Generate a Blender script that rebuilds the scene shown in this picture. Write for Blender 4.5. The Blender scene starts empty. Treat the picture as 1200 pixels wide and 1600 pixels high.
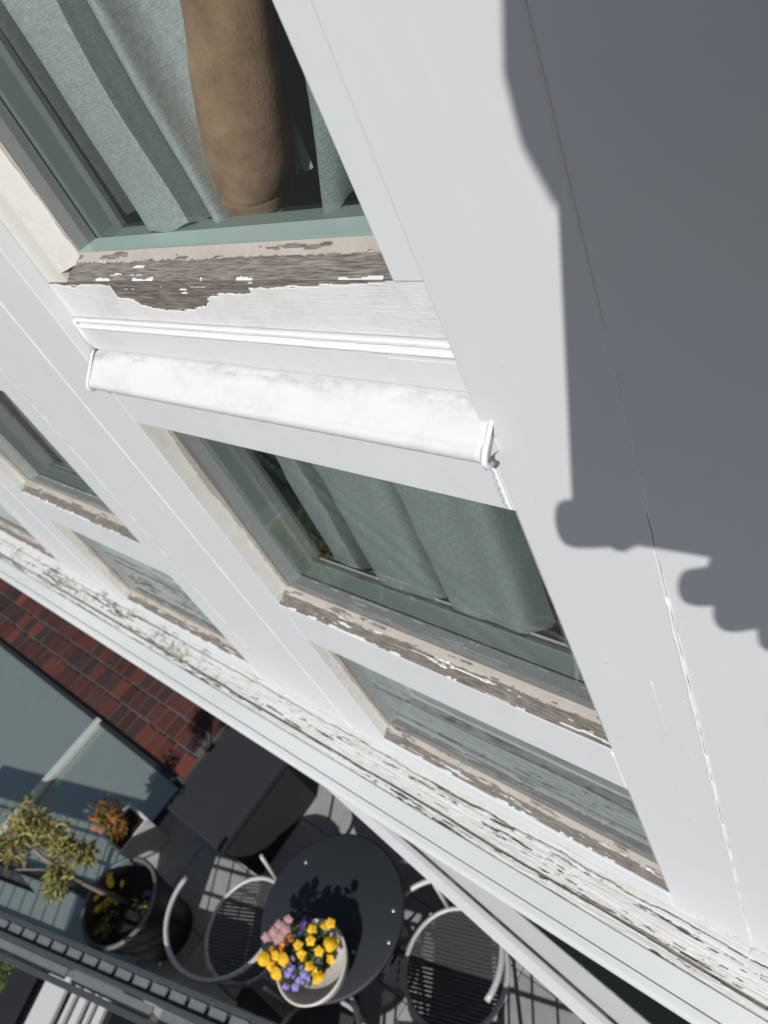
import bpy, math, random
import numpy as np
from mathutils import Vector, Matrix
random.seed(7)
PI = math.pi
S = bpy.context.scene
C = S.collection
# ------------------------------------------------------------------ camera, light
CR = Matrix(((0.7283598, 0.19793595, -0.65598275),
             (0.56819188, -0.7095401, 0.41678631),
             (-0.38294907, -0.67629446, -0.62926608)))      # world <- (right, down, forward)
CAM = Vector((0, -0.4, 0))
cd = bpy.data.cameras.new('camera'); cam = bpy.data.objects.new('camera', cd); C.objects.link(cam)
r_, d_, f_ = CR.col[0], CR.col[1], CR.col[2]
cam.matrix_world = Matrix(((r_.x, -d_.x, -f_.x, CAM.x), (r_.y, -d_.y, -f_.y, CAM.y), (r_.z, -d_.z, -f_.z, CAM.z), (0, 0, 0, 1)))
cd.sensor_fit = 'VERTICAL'; cd.sensor_height = 24.0; cd.lens = 24.0 * 1179.8 / 1600
cd.clip_start = 0.02; cd.clip_end = 2000
cd.dof.use_dof = True; cd.dof.focus_distance = 0.85; cd.dof.aperture_fstop = 4.2
S.camera = cam
SUN = Vector((-0.405, 0.643, -0.651)).normalized()          # direction the light travels
W = bpy.data.worlds.new('World'); S.world = W; W.use_nodes = True
wn = W.node_tree.nodes; sky = wn.new('ShaderNodeTexSky'); sky.sky_type = 'NISHITA'; sky.sun_disc = False; sky.ozone_density = 1.0
sky.sun_elevation = math.asin(-SUN.z); sky.sun_rotation = math.atan2(-SUN.x, -SUN.y)
W.node_tree.links.new(sky.outputs[0], wn['Background'].inputs[0]); wn['Background'].inputs[1].default_value = 0.065
sl = bpy.data.lights.new('sun', 'SUN'); sl.energy = 3.75; sl.angle = math.radians(0.53); sl.color = (1.0, 0.98, 0.955)
so = bpy.data.objects.new('sun', sl); C.objects.link(so); so.rotation_euler = SUN.to_track_quat('-Z', 'Y').to_euler()
S.view_settings.view_transform = 'Standard'; S.view_settings.look = 'None'
S.view_settings.exposure = 0.0; S.view_settings.gamma = 1.0; S.view_settings.use_curve_mapping = False

# ------------------------------------------------------------------ helpers
class MB:
    def __init__(s): s.v = []; s.f = []; s.sm = []
    def poly(s, pts, faces, smooth=False):
        b = len(s.v); s.v += [tuple(p) for p in pts]
        for f in faces: s.f.append(tuple(b + i for i in f)); s.sm.append(smooth)
        return s
    def box(s, x0, x1, y0, y1, z0, z1):
        p = [(x, y, z) for x in (x0, x1) for y in (y0, y1) for z in (z0, z1)]
        return s.poly(p, [(0, 1, 3, 2), (4, 6, 7, 5), (0, 4, 5, 1), (2, 3, 7, 6), (0, 2, 6, 4), (1, 5, 7, 3)])
    def obox(s, c, ax, ay, az):                              # centre and three half axes
        c, ax, ay, az = map(Vector, (c, ax, ay, az))
        p = [c + ax * i + ay * j + az * k for i in (-1, 1) for j in (-1, 1) for k in (-1, 1)]
        return s.poly(p, [(0, 1, 3, 2), (4, 6, 7, 5), (0, 4, 5, 1), (2, 3, 7, 6), (0, 2, 6, 4), (1, 5, 7, 3)])
    def prism(s, prof, x0, x1, cap=True, smooth=False, n=1, jit=0.0):   # profile of (y, z) run along X
        m = len(prof); pts = []
        for k in range(n + 1):
            x = x0 + (x1 - x0) * k / n
            for i, (y, z) in enumerate(prof):
                pts.append((x, y + random.gauss(0, jit), z + random.gauss(0, jit)))
        fs = [(k * m + i, k * m + (i + 1) % m, (k + 1) * m + (i + 1) % m, (k + 1) * m + i) for k in range(n) for i in range(m)]
        s.poly(pts, fs, smooth)
        if cap:
            b = len(s.v) - m * (n + 1)
            s.f.append(tuple(b + i for i in range(m))[::-1]); s.sm.append(False)
            s.f.append(tuple(b + n * m + i for i in range(m))); s.sm.append(False)
        return s
    def tube(s, pts, r, n=10, closed=False, cap=True):
        pts = [Vector(p) for p in pts]; N = len(pts); rr = r if isinstance(r, (list, tuple)) else [r] * N
        b = len(s.v); prev = None
        for i, p in enumerate(pts):
            a = pts[(i - 1) % N] if (i or closed) else p
            c = pts[(i + 1) % N] if (i < N - 1 or closed) else p
            t = (c - a).normalized()
            if prev is None:
                up = Vector((0, 0, 1)) if abs(t.z) < .9 else Vector((1, 0, 0)); e = t.cross(up).normalized()
            else: e = (prev - t * prev.dot(t)).normalized()
            prev = e; g = t.cross(e)
            for k in range(n):
                q = p + (e * math.cos(2 * PI * k / n) + g * math.sin(2 * PI * k / n)) * rr[i]
                s.v.append(tuple(q))
        for i in range(N if closed else N - 1):
            j = (i + 1) % N
            for k in range(n):
                s.f.append((b + i * n + k, b + i * n + (k + 1) % n, b + j * n + (k + 1) % n, b + j * n + k)); s.sm.append(True)
        if cap and not closed:
            s.f.append(tuple(b + k for k in range(n))[::-1]); s.sm.append(False)
            s.f.append(tuple(b + (N - 1) * n + k for k in range(n))); s.sm.append(False)
        return s
    def lathe(s, prof, c=(0, 0, 0), n=48, close=False, jit=0):   # (r, z)
        b = len(s.v); m = len(prof)
        for k in range(n):
            a = 2 * PI * k / n
            for (r, z) in prof: s.v.append((c[0] + r * math.cos(a), c[1] + r * math.sin(a), c[2] + z))
        for k in range(n):
            j = (k + 1) % n
            for i in range(m - 1):
                s.f.append((b + k * m + i, b + j * m + i, b + j * m + i + 1, b + k * m + i + 1)); s.sm.append(True)
        return s
    def mesh(s, name):
        me = bpy.data.meshes.new(name); me.from_pydata(s.v, [], s.f)
        me.polygons.foreach_set('use_smooth', s.sm); me.update(); return me
    def build(s, name, mat, parent=None, bevel=0, auto=True, solid=0):
        me = s.mesh(name); me.materials.append(mat)
        return place(name, me, parent, bevel, solid)
def place(name, me, parent=None, bevel=0, solid=0):
    o = bpy.data.objects.new(name, me); C.objects.link(o)
    if parent is not None: o.parent = parent
    if solid:
        m = o.modifiers.new('solid', 'SOLIDIFY'); m.thickness = solid; m.offset = -1
    if bevel:
        m = o.modifiers.new('bevel', 'BEVEL'); m.width = bevel; m.segments = 2; m.limit_method = 'ANGLE'; m.angle_limit = math.radians(40)
    return o
def tag(o, label=None, cat=None, group=None, kind=None):
    if label: o['label'] = label
    if cat: o['category'] = cat
    if group: o['group'] = group
    if kind: o['kind'] = kind
    return o
def empty(name, loc=(0, 0, 0), rz=0, parent=None):
    o = bpy.data.objects.new(name, None); C.objects.link(o); o.location = loc; o.rotation_euler = (0, 0, rz)
    o.empty_display_size = .05
    if parent is not None: o.parent = parent
    return o
def copy_tree(o, parent=None):
    c = o.copy(); C.objects.link(c); c.parent = parent
    for ch in [k for k in C.objects if k.parent == o]: copy_tree(ch, c)
    return c
# numpy value noise
def _h(i, j, s):
    n = (i * 374761393 + j * 668265263 + s * 974711) & 0xffffffff
    n = ((n ^ (n >> 13)) * 1274126177) & 0xffffffff
    return ((n ^ (n >> 16)) & 0xffff) / 65535.0
def vn(x, y, s=0):
    x = np.asarray(x, float); y = np.asarray(y, float)
    xi = np.floor(x).astype(np.int64); yi = np.floor(y).astype(np.int64); fx = x - xi; fy = y - yi
    fx = fx * fx * (3 - 2 * fx); fy = fy * fy * (3 - 2 * fy)
    a = _h(xi, yi, s); b = _h(xi + 1, yi, s); c = _h(xi, yi + 1, s); d = _h(xi + 1, yi + 1, s)
    return (a * (1 - fx) + b * fx) * (1 - fy) + (c * (1 - fx) + d * fx) * fy
def fbm(x, y, s=0, o=4):
    t = 0; a = .5
    for k in range(o): t = t + a * vn(x * 2 ** k, y * 2 ** k, s + k * 17); a *= .5
    return t / (1 - .5 ** o)

# ------------------------------------------------------------------ materials
def nt(name):
    m = bpy.data.materials.new(name); m.use_nodes = True; t = m.node_tree
    return m, t.nodes, t.links, t.nodes['Principled BSDF']
def coords(N, L, scale=(1, 1, 1), kind='Object'):
    tc = N.new('ShaderNodeTexCoord'); mp = N.new('ShaderNodeMapping'); mp.inputs['Scale'].default_value = scale
    L.new(tc.outputs[kind], mp.inputs[0]); return mp.outputs[0]
def noise(N, L, vec, sc, det=4, rough=.6):
    n = N.new('ShaderNodeTexNoise'); n.inputs['Scale'].default_value = sc; n.inputs['Detail'].default_value = det
    n.inputs['Roughness'].default_value = rough; L.new(vec, n.inputs['Vector']); return n.outputs['Fac']
def ramp(N, L, fac, stops):
    r = N.new('ShaderNodeValToRGB'); e = r.color_ramp.elements
    for i, (p, c) in enumerate(stops):
        if i > 1: e.new(p)
        e[i].position = p; e[i].color = (*c, 1) if len(c) == 3 else c
    L.new(fac, r.inputs[0]); return r.outputs[0]
def mix(N, L, fac, a, b):
    m = N.new('ShaderNodeMix'); m.data_type = 'RGBA'
    for s, v in ((m.inputs[0], fac), (m.inputs[6], a), (m.inputs[7], b)):
        if hasattr(v, 'is_linked') or hasattr(v, 'links'): L.new(v, s)
        else: s.default_value = v if isinstance(v, (int, float)) else (*v, 1)
    return m.outputs[2]
def bump(N, L, b, h, strength=.3, dist=.001, prev=None):
    n = N.new('ShaderNodeBump'); n.inputs['Strength'].default_value = strength; n.inputs['Distance'].default_value = dist
    L.new(h, n.inputs['Height'])
    if prev is not None: L.new(prev, n.inputs['Normal'])
    if b is not None: L.new(n.outputs[0], b.inputs['Normal'])
    return n.outputs[0]
def math_(N, L, op, a, b=None):
    m = N.new('ShaderNodeMath'); m.operation = op
    for i, v in enumerate((a, b)):
        if v is None: continue
        if isinstance(v, (int, float)): m.inputs[i].default_value = v
        else: L.new(v, m.inputs[i])
    return m.outputs[0]
M = {}
def paint(name, col=(.678, .698, .706), stroke=(1, 1, 1), rough=.42, dirt=.0, speck=0., bs=.25, dark=(.30, .27, .22)):
    m, N, L, b = nt(name)
    v = coords(N, L); vs = coords(N, L, stroke)
    big = noise(N, L, v, 3.5, 3); fine = noise(N, L, vs, 220, 3); mid = noise(N, L, vs, 45, 4)
    c = mix(N, L, big, tuple(x * .96 for x in col), tuple(min(1, x * 1.035) for x in col))
    if dirt:
        dn = noise(N, L, v, 14, 6, .7); d = ramp(N, L, dn, [(.50, (0, 0, 0)), (.72, (1, 1, 1))])
        d = math_(N, L, 'MULTIPLY', d, dirt); c = mix(N, L, d, c, dark)
    if speck:
        s1 = noise(N, L, v, 420, 2, .6); s2 = noise(N, L, v, 9, 4, .6)
        a = math_(N, L, 'ADD', s1, math_(N, L, 'MULTIPLY', s2, .9)); s = ramp(N, L, a, [(1.12 - .06 * speck, (0, 0, 0)), (1.18 - .06 * speck, (1, 1, 1))])
        s = math_(N, L, 'MULTIPLY', s, .6); c = mix(N, L, s, c, (.20, .19, .16))
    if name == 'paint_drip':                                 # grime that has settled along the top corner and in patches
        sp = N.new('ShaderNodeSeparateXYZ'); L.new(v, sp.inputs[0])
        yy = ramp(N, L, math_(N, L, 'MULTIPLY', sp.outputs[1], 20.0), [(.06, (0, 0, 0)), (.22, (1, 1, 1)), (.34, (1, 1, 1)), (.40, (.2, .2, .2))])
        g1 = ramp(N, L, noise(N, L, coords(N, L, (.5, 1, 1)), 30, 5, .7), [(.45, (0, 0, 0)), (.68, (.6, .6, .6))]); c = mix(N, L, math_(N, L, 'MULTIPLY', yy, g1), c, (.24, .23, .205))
    L.new(c, b.inputs['Base Color'])
    r = ramp(N, L, mid, [(.3, (rough - .06,) * 3), (.7, (rough + .1,) * 3)]); L.new(r, b.inputs['Roughness'])
    lump = noise(N, L, coords(N, L, (1, 1, .5)), 9, 3); p0 = bump(N, L, None, lump, .35, .004); p = bump(N, L, None, mid, bs, .0012, p0); bump(N, L, b, fine, bs * .5, .0004, p)
    b.inputs['Specular IOR Level'].default_value = .4
    M[name] = m; return m
paint('paint_wall', stroke=(1, 1, .18), bs=.34, dirt=.05)
paint('paint_board', stroke=(1, 1, .12), dirt=.10, bs=.22)
paint('paint_rail', stroke=(.10, 1, 1), dirt=.12, bs=.35)
paint('paint_drip', col=(.70, .70, .68), stroke=(.2, 1, 1), dirt=.22, speck=1.25, bs=.35)
paint('paint_cream', col=(.66, .60, .54), stroke=(.3, .3, .3), dirt=.35, bs=.5, dark=(.32, .25, .18))
paint('paint_stile', col=(.68, .66, .62), stroke=(.6, .6, .15), dirt=.28, bs=.4, dark=(.40, .33, .26))
paint('paint_clean', col=(.60, .615, .61), stroke=(.1, 1, 1), bs=.1, dirt=.06)
paint('caulk', col=(.78, .79, .79), rough=.35, bs=.3)

def wood_color(N, L, ax=(4, 60, 60)):
    v = coords(N, L, ax); g = noise(N, L, v, 9, 6, .65); v2 = coords(N, L, (1.2, 4, 4)); w = noise(N, L, v2, 6, 4)
    c = ramp(N, L, g, [(.34, (.022, .019, .016)), (.45, (.12, .108, .094)), (.56, (.24, .215, .19)), (.68, (.37, .335, .295))])
    c2 = mix(N, L, math_(N, L, 'MULTIPLY', w, .8), c, (.19, .165, .14)); return c2, g
def mk_weather(name, paintcol=(.72, .725, .715), lowcol=(.50, .42, .35), moss=0.):
    m, N, L, b = nt(name)
    at = N.new('ShaderNodeAttribute'); at.attribute_name = 'paint'
    ap = N.new('ShaderNodeAttribute'); ap.attribute_name = 'putty'
    wc, g = wood_color(N, L)
    v = coords(N, L); jit = noise(N, L, v, 260, 4, .7)
    fac = math_(N, L, 'ADD', at.outputs['Fac'], math_(N, L, 'MULTIPLY', math_(N, L, 'SUBTRACT', jit, .5), .55))
    fac = ramp(N, L, fac, [(.46, (0, 0, 0)), (.54, (1, 1, 1))])
    pf = math_(N, L, 'ADD', ap.outputs['Fac'], math_(N, L, 'MULTIPLY', math_(N, L, 'SUBTRACT', jit, .5), .5))
    pf = ramp(N, L, pf, [(.45, (0, 0, 0)), (.55, (1, 1, 1))])
    dirt = noise(N, L, v, 18, 6, .7); dd = ramp(N, L, dirt, [(.5, (0, 0, 0)), (.75, (.35, .35, .35))])
    pc = mix(N, L, dd, paintcol, (.38, .34, .28))
    if moss:
        mn = noise(N, L, v, 7.0, 5, .7); mm = ramp(N, L, mn, [(.50, (0, 0, 0)), (.60, (1, 1, 1))])
        mm = math_(N, L, 'MULTIPLY', mm, ramp(N, L, noise(N, L, v, 60, 4), [(.45, (0, 0, 0)), (.6, (1, 1, 1))]))
        sp = N.new('ShaderNodeSeparateXYZ'); tc = N.new('ShaderNodeTexCoord'); L.new(tc.outputs['Object'], sp.inputs[0])
        xf = N.new('ShaderNodeMapRange'); xf.inputs[1].default_value = -1.5; xf.inputs[2].default_value = -2.1; L.new(sp.outputs[0], xf.inputs[0])
        mm = math_(N, L, 'MULTIPLY', mm, xf.outputs[0]); pc = mix(N, L, math_(N, L, 'MULTIPLY', mm, moss), pc, mix(N, L, ramp(N, L, noise(N, L, v, 3, 2), [(.52, (0, 0, 0)), (.60, (1, 1, 1))]), (.10, .095, .08), (.20, .20, .05)))
    puc = mix(N, L, dirt, (.50, .455, .405), (.33, .29, .245))
    c = mix(N, L, pf, wc, puc); c = mix(N, L, fac, c, pc)
    L.new(c, b.inputs['Base Color']); b.inputs['Roughness'].default_value = .7; b.inputs['Specular IOR Level'].default_value = .3
    hn = noise(N, L, coords(N, L, (.15, 1, 1)), 300, 4, .7)
    p = bump(N, L, None, g, .5, .0015); bump(N, L, b, hn, .35, .0008, p)
    M[name] = m
mk_weather('peeling'); mk_weather('peeling_sill', paintcol=(.62, .615, .59), moss=.65)

m, N, L, b = nt('glass'); N.remove(b); out = N['Material Output']
tr = N.new('ShaderNodeBsdfTransparent'); tr.inputs[0].default_value = (.92, .948, .94, 1)
gl = N.new('ShaderNodeBsdfGlossy'); gl.inputs['Roughness'].default_value = .012; gl.inputs[0].default_value = (.93, 1, .99, 1)
fr = N.new('ShaderNodeFresnel'); ge = N.new('ShaderNodeNewGeometry'); L.new(math_(N, L, 'SUBTRACT', 1.5, math_(N, L, 'MULTIPLY', ge.outputs['Backfacing'], 1.5 - 1 / 1.5)), fr.inputs[0]); ms = N.new('ShaderNodeMixShader')
L.new(fr.outputs[0], ms.inputs[0]); L.new(tr.outputs[0], ms.inputs[1]); L.new(gl.outputs[0], ms.inputs[2]); L.new(ms.outputs[0], out.inputs[0])
M['glass'] = m
m, N, L, b = nt('spacer'); b.inputs['Base Color'].default_value = (.26, .26, .27, 1); b.inputs['Roughness'].default_value = .5; b.inputs['Metallic'].default_value = .3
v = N.new('ShaderNodeTexVoronoi'); v.inputs['Scale'].default_value = 180; L.new(coords(N, L), v.inputs['Vector'])
L.new(ramp(N, L, v.outputs['Distance'], [(.08, (.5, .5, .5)), (.14, (.23, .23, .24))]), b.inputs['Base Color']); M['spacer'] = m
m, N, L, b = nt('seal'); b.inputs['Base Color'].default_value = (.03, .035, .033, 1); b.inputs['Roughness'].default_value = .6; M['seal'] = m

def cloth(name, col, tl=.22, weave=900):
    m, N, L, b = nt(name); out = N['Material Output']
    v = coords(N, L)
    h = math_(N, L, 'MULTIPLY', noise(N, L, coords(N, L, (900, 900, 120)), 1, 2), noise(N, L, coords(N, L, (110, 110, 1000)), 1, 2))
    h = ramp(N, L, h, [(.14, (0, 0, 0)), (.36, (1, 1, 1))])
    slub = noise(N, L, coords(N, L, (30, 30, 420)), 1.0, 4)
    c = mix(N, L, h, tuple(x * .66 for x in col), tuple(min(.85, x * 1.2) for x in col)); c = mix(N, L, math_(N, L, 'MULTIPLY', slub, .5), c, tuple(x * .7 for x in col))
    L.new(c, b.inputs['Base Color']); b.inputs['Roughness'].default_value = .9; b.inputs['Specular IOR Level'].default_value = .1
    bump(N, L, b, h, .5, .0006)
    t = N.new('ShaderNodeBsdfTranslucent'); L.new(c, t.inputs[0]); ms = N.new('ShaderNodeMixShader'); ms.inputs[0].default_value = tl
    L.new(b.outputs[0], ms.inputs[1]); L.new(t.outputs[0], ms.inputs[2]); L.new(ms.outputs[0], out.inputs[0]); M[name] = m
cloth('linen_dark', (.22, .25, .25), .1); cloth('fold_shade', (.21, .225, .22), .1); cloth('linen', (.63, .665, .665)); cloth('linen_grey', (.40, .45, .45), .2)

m, N, L, b = nt('skin'); v = coords(N, L)
n1 = noise(N, L, v, 16, 5, .6); n2 = noise(N, L, v, 130, 3, .6)
c = ramp(N, L, n1, [(.32, (.28, .155, .095)), (.5, (.40, .245, .155)), (.66, (.48, .32, .215))])
fk = ramp(N, L, n2, [(.60, (0, 0, 0)), (.70, (.5, .5, .5))]); c = mix(N, L, fk, c, (.17, .085, .05))
L.new(c, b.inputs['Base Color']); b.inputs['Roughness'].default_value = .5; b.inputs['Subsurface Weight'].default_value = .12; b.inputs['Subsurface Radius'].default_value = (.01, .004, .002)
hair = noise(N, L, coords(N, L, (260, 260, 30)), 1, 3); vor = N.new('ShaderNodeTexVoronoi'); vor.inputs['Scale'].default_value = 420; L.new(v, vor.inputs['Vector'])
p = bump(N, L, None, vor.outputs['Distance'], .22, .0007); bump(N, L, b, hair, .6, .0012, p); M['skin'] = m

def simple(name, col, rough=.6, metal=0., sc=40, var=.2, bs=.15, bd=.002, spec=.5, rnd=0.):
    m, N, L, b = nt(name); v = coords(N, L); n = noise(N, L, v, sc, 5, .65)
    c = mix(N, L, n, tuple(x * (1 - var) for x in col), tuple(min(1, x * (1 + var)) for x in col))
    if rnd:
        oi = N.new('ShaderNodeObjectInfo'); hs = N.new('ShaderNodeHueSaturation'); L.new(c, hs.inputs['Color'])
        vv = N.new('ShaderNodeMapRange'); vv.inputs[3].default_value = 1 - rnd; vv.inputs[4].default_value = 1 + rnd
        L.new(oi.outputs['Random'], vv.inputs[0]); L.new(vv.outputs[0], hs.inputs['Value']); c = hs.outputs[0]
    L.new(c, b.inputs['Base Color']); b.inputs['Roughness'].default_value = rough; b.inputs['Metallic'].default_value = metal
    b.inputs['Specular IOR Level'].default_value = spec
    bump(N, L, b, n, bs, bd); M[name] = m; return m
simple('table_metal', (.026, .030, .036), .55, sc=60, spec=.35); simple('chair_metal', (.50, .51, .50), .45, .1, sc=80)
simple('chair_mesh', (.055, .057, .056), .7, sc=200); simple('charcoal', (.030, .032, .036), .8, sc=25, spec=.25); simple('rail_metal', (.055, .062, .066), .55, sc=30)
simple('rail_slat', (.16, .17, .17), .6, sc=30, var=.3)
simple('blocker_dark', (.028, .03, .032), .9, sc=200, spec=.1); simple('tile', (.33, .33, .32), .75, sc=14, var=.32, rnd=.12); simple('joint', (.05, .05, .05), .9)
simple('pot_black', (.018, .018, .02), .5, sc=50); simple('pot_rim', (.11, .11, .115), .5, sc=50, var=.4)
simple('soil', (.012, .009, .007), 1, sc=120, var=.6, bs=.8, bd=.01)
simple('bowl_white', (.62, .58, .52), .5, sc=15, var=.08); simple('screw', (.6, .6, .6), .3, .8)
simple('mortar', (.10, .088, .08), .95, sc=80, var=.3, bs=.5)
for i, c in enumerate([(.090, .024, .017), (.062, .019, .016), (.120, .030, .016), (.044, .020, .018)]): simple('brick%d' % i, c, .85, sc=90, var=.35, bs=.5, rnd=.3)
simple('roof_glass', (.29, .345, .315), .22, .45, sc=6, var=.12, spec=.6, bs=.03); simple('roof_bar', (.50, .52, .51), .4, .1, sc=30)
simple('dark_frame', (.02, .023, .025), .5); simple('green_glass', (.012, .018, .016), .08, spec=.6, bs=.0)
simple('leaf_olive', (.26, .23, .07), .6, sc=30, var=.4, rnd=.35); simple('leaf_gold', (.34, .24, .06), .6, sc=30, var=.4, rnd=.2); simple('leaf_rust', (.26, .10, .02), .6, sc=30, var=.4, rnd=.3)
simple('leaf_green', (.05, .10, .02), .6, sc=30, var=.4, rnd=.3); simple('leaf_lime', (.17, .22, .07), .6, sc=30, var=.4); simple('leaf_dark_red', (.09, .035, .025), .6)
simple('bark', (.22, .18, .15), .85, sc=60, var=.3, bs=.5)
simple('petal_yellow', (.75, .44, .005), .6, sc=90, var=.12); simple('petal_core', (.45, .17, .003), .7); simple('petal_violet', (.24, .19, .50), .6, sc=90, var=.2)
simple('petal_orange', (.75, .18, .004), .6); simple('petal_pink', (.38, .22, .22), .7, sc=60, var=.3); simple('petal_purple', (.05, .02, .16), .6)
simple('white_stone', (.62, .62, .60), .7, sc=30, var=.06); simple('planter_white', (.55, .55, .53), .6); simple('ground', (.115, .10, .085), .95, sc=.8, var=.4, bs=.4, bd=.02)
simple('room_wall', (.12, .13, .13), .9); simple('room_floor', (.07, .06, .05), .8); simple('inner_paint', (.22, .245, .23), .5, sc=20, var=.05)
simple('inner_sill', (.40, .50, .46), .4, sc=20, var=.05); simple('shirt', (.010, .013, .022), .9, sc=300, bs=.4); simple('cushion', (.045, .042, .038), .9, sc=60); simple('shirt_grey', (.10, .11, .13), .9, sc=300); simple('hair', (.03, .02, .015), .8, sc=300, var=.4)
simple('device', (.02, .02, .022), .3, spec=.6); simple('bin_black', (.02, .02, .022), .6)
simple('brick_wall_base', (.05, .04, .037), .95, sc=80)

# ------------------------------------------------------------------ facade
fac = empty('house_facade', (0, 0, 0)); tag(fac, 'white painted timber house front with tall windows, peeling sills and broad mullions', 'house')
PER = 1.32; ZB = -1.703; ZT = 1.35
def board(x0, x1, y0=0., y1=.14, z0=ZB, z1=ZT, mat='paint_wall', name='mullion_board', bev=.0018):
    o = MB().box(x0, x1, y0, y1, z0, z1).build(name, M[mat], fac, bevel=bev); return o
def seam(x, z0, z1, r=.0013, y=0.0, dx=0.0, amp=.0004, mat='caulk', name='caulk_seam'):
    n = int((z1 - z0) / .012); pts = []; rr = []
    for i in range(n + 1):
        z = z0 + (z1 - z0) * i / n
        pts.append((x + (vn(z * 40, x * 9 + 1) - .5) * amp * 4, y + .0004 - abs(vn(z * 25, x) - .5) * amp, z)); rr.append(r * (.55 + .9 * float(vn(z * 60, x * 7, 5))))
    return MB().tube(pts, rr, 8).build(name, M[mat], fac)
def mullion(xr):                                             # xr = right edge (= left edge of an opening)
    g = .0012
    board(xr - .16, xr, y0=0); board(xr - .445, xr - .16 - g, y0=.0012); board(xr - .56, xr - .445 - g, y0=0)
    seam(xr - .1606, ZB, ZT, .0017); seam(xr - .4456, ZB, ZT, .0013)
    MB().box(xr - .1625, xr - .1587, .004, .02, ZB, ZT).build('joint_strip', M['seal'], fac)
for k in (0, 1, 2, 3): mullion(-1.17 - PER * k)
# right pilaster, the broad board next to the camera
board(-.41, -.2632, y0=0, name='pilaster_board', mat='paint_wall'); board(-.2618, .02, y0=.0015, name='pilaster_board'); board(.0214, .15, y0=0, name='pilaster_board')
# groove with cracked paint ridges
MB().box(-.2640, -.2610, .003, .02, ZB, ZT).build('joint_strip', M['seal'], fac)
MB().box(-.2636, -.2614, .0011, .004, -.50, ZT).build('joint_filler', M['paint_wall'], fac)
seam(-.2638, -1.70, -.62, .0015, amp=.0009, y=.0004); seam(-.2612, -1.70, -.30, .0007, y=.001)
seam(-.3090, -.93, -.80, .0005)

def strip(name, prof, x0, x1, mat, parent, n=1, jit=0, bev=0, smooth=False):
    return MB().prism(prof, x0, x1, n=n, jit=jit, smooth=smooth).build(name, M[mat], parent, bevel=bev)

def hfield(name, O, U, V, Nn, lu, lv, nu, nv, fn, mat, parent):
    """height field sheet: fn(u, v) gives height in metres, paint mask and putty mask"""
    u = np.linspace(0, lu, nu); v = np.linspace(0, lv, nv); uu, vv = np.meshgrid(u, v, indexing='ij')
    h, pm, pu = fn(uu, vv)
    O, U, V, Nn = (np.array(a, float) for a in (O, U, V, Nn))
    P = O + uu[..., None] * U + vv[..., None] * V + h[..., None] * Nn
    me = bpy.data.meshes.new(name); idx = np.arange(nu * nv).reshape(nu, nv)
    F = np.stack([idx[:-1, :-1], idx[1:, :-1], idx[1:, 1:], idx[:-1, 1:]], -1).reshape(-1, 4)
    me.vertices.add(nu * nv); me.vertices.foreach_set('co', P.reshape(-1).astype(np.float32))
    me.loops.add(F.size); me.loops.foreach_set('vertex_index', F.reshape(-1).astype(np.int32))
    me.polygons.add(len(F)); me.polygons.foreach_set('loop_start', np.arange(0, F.size, 4, dtype=np.int32))
    me.polygons.foreach_set('loop_total', np.full(len(F), 4, np.int32)); me.update(calc_edges=True)
    for nm, a in (('paint', pm), ('putty', pu)):
        at = me.attributes.new(nm, 'FLOAT', 'POINT'); at.data.foreach_set('value', np.asarray(a, np.float32).reshape(-1))
    me.materials.append(M[mat]); me.validate()
    return place(name, me, parent)

# outline of the peeled patch on the lower rail of the top sash (x, z on the rail)
PEEL = [(-1.17, -.2895), (-1.1652, -.2889), (-1.0833, -.2941), (-.9893, -.2931), (-.9895, -.3098), (-.9549, -.3093), (-.9421, -.3197), (-.8866, -.3265), (-.8364, -.3251),
        (-.7884, -.3179), (-.7784, -.3117), (-.7809, -.3074), (-.7478, -.3012), (-.6880, -.3001), (-.6875, -.2931), (-.6168, -.291), (-.6049, -.2909), (-.564, -.2894), (-.5395, -.2885), (-.4718, -.2855), (-.40, -.284)]
PX = np.array([p[0] for p in PEEL]); PZ = np.array([p[1] for p in PEEL])
YS = .027
def rail_front(seed, own):
    def fn(u, v):
        x = -1.17 + u; z = -.285 - v
        zb = np.interp(x, np.maximum.accumulate(PX), PZ) if own else -.29 - .02 * vn(x * 9, 0 * x, seed)
        jag = (np.floor(vn(x * 90, np.floor(z * 700), seed) * 3) - 1) * .0011
        m = (z < zb + jag).astype(float)
        fl = fbm(x * 22, z * 260, seed + 3)
        m = np.maximum(m, ((fl > .76 - .23 * np.clip((x + .66) * 6, 0, 1)) & (z > -.302)).astype(float) * (x > -1.2))
        left = (x < -.99) & (z < -.2905 + .003 * vn(x * 60, z * 0, 9)); m = np.maximum(m, left.astype(float) * (fbm(x * 30, z * 300, 4) > .28))
        ring = fbm(x * 3.0 + 1.2 * np.sin(z * 60), z * 480 + 6 * vn(x * 6, z * 30, 2), seed + 8)
        swirl = np.exp(-((x + .79) / .03) ** 2) * np.sin(z * 700 + x * 60) * .0003
        wood = -.0009 - .0012 * ring + swirl
        h = np.where(m > .5, .0002 + .0004 * fbm(x * 30, z * 500, 6), wood)
        return h, m, 0 * m
    return fn
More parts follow.
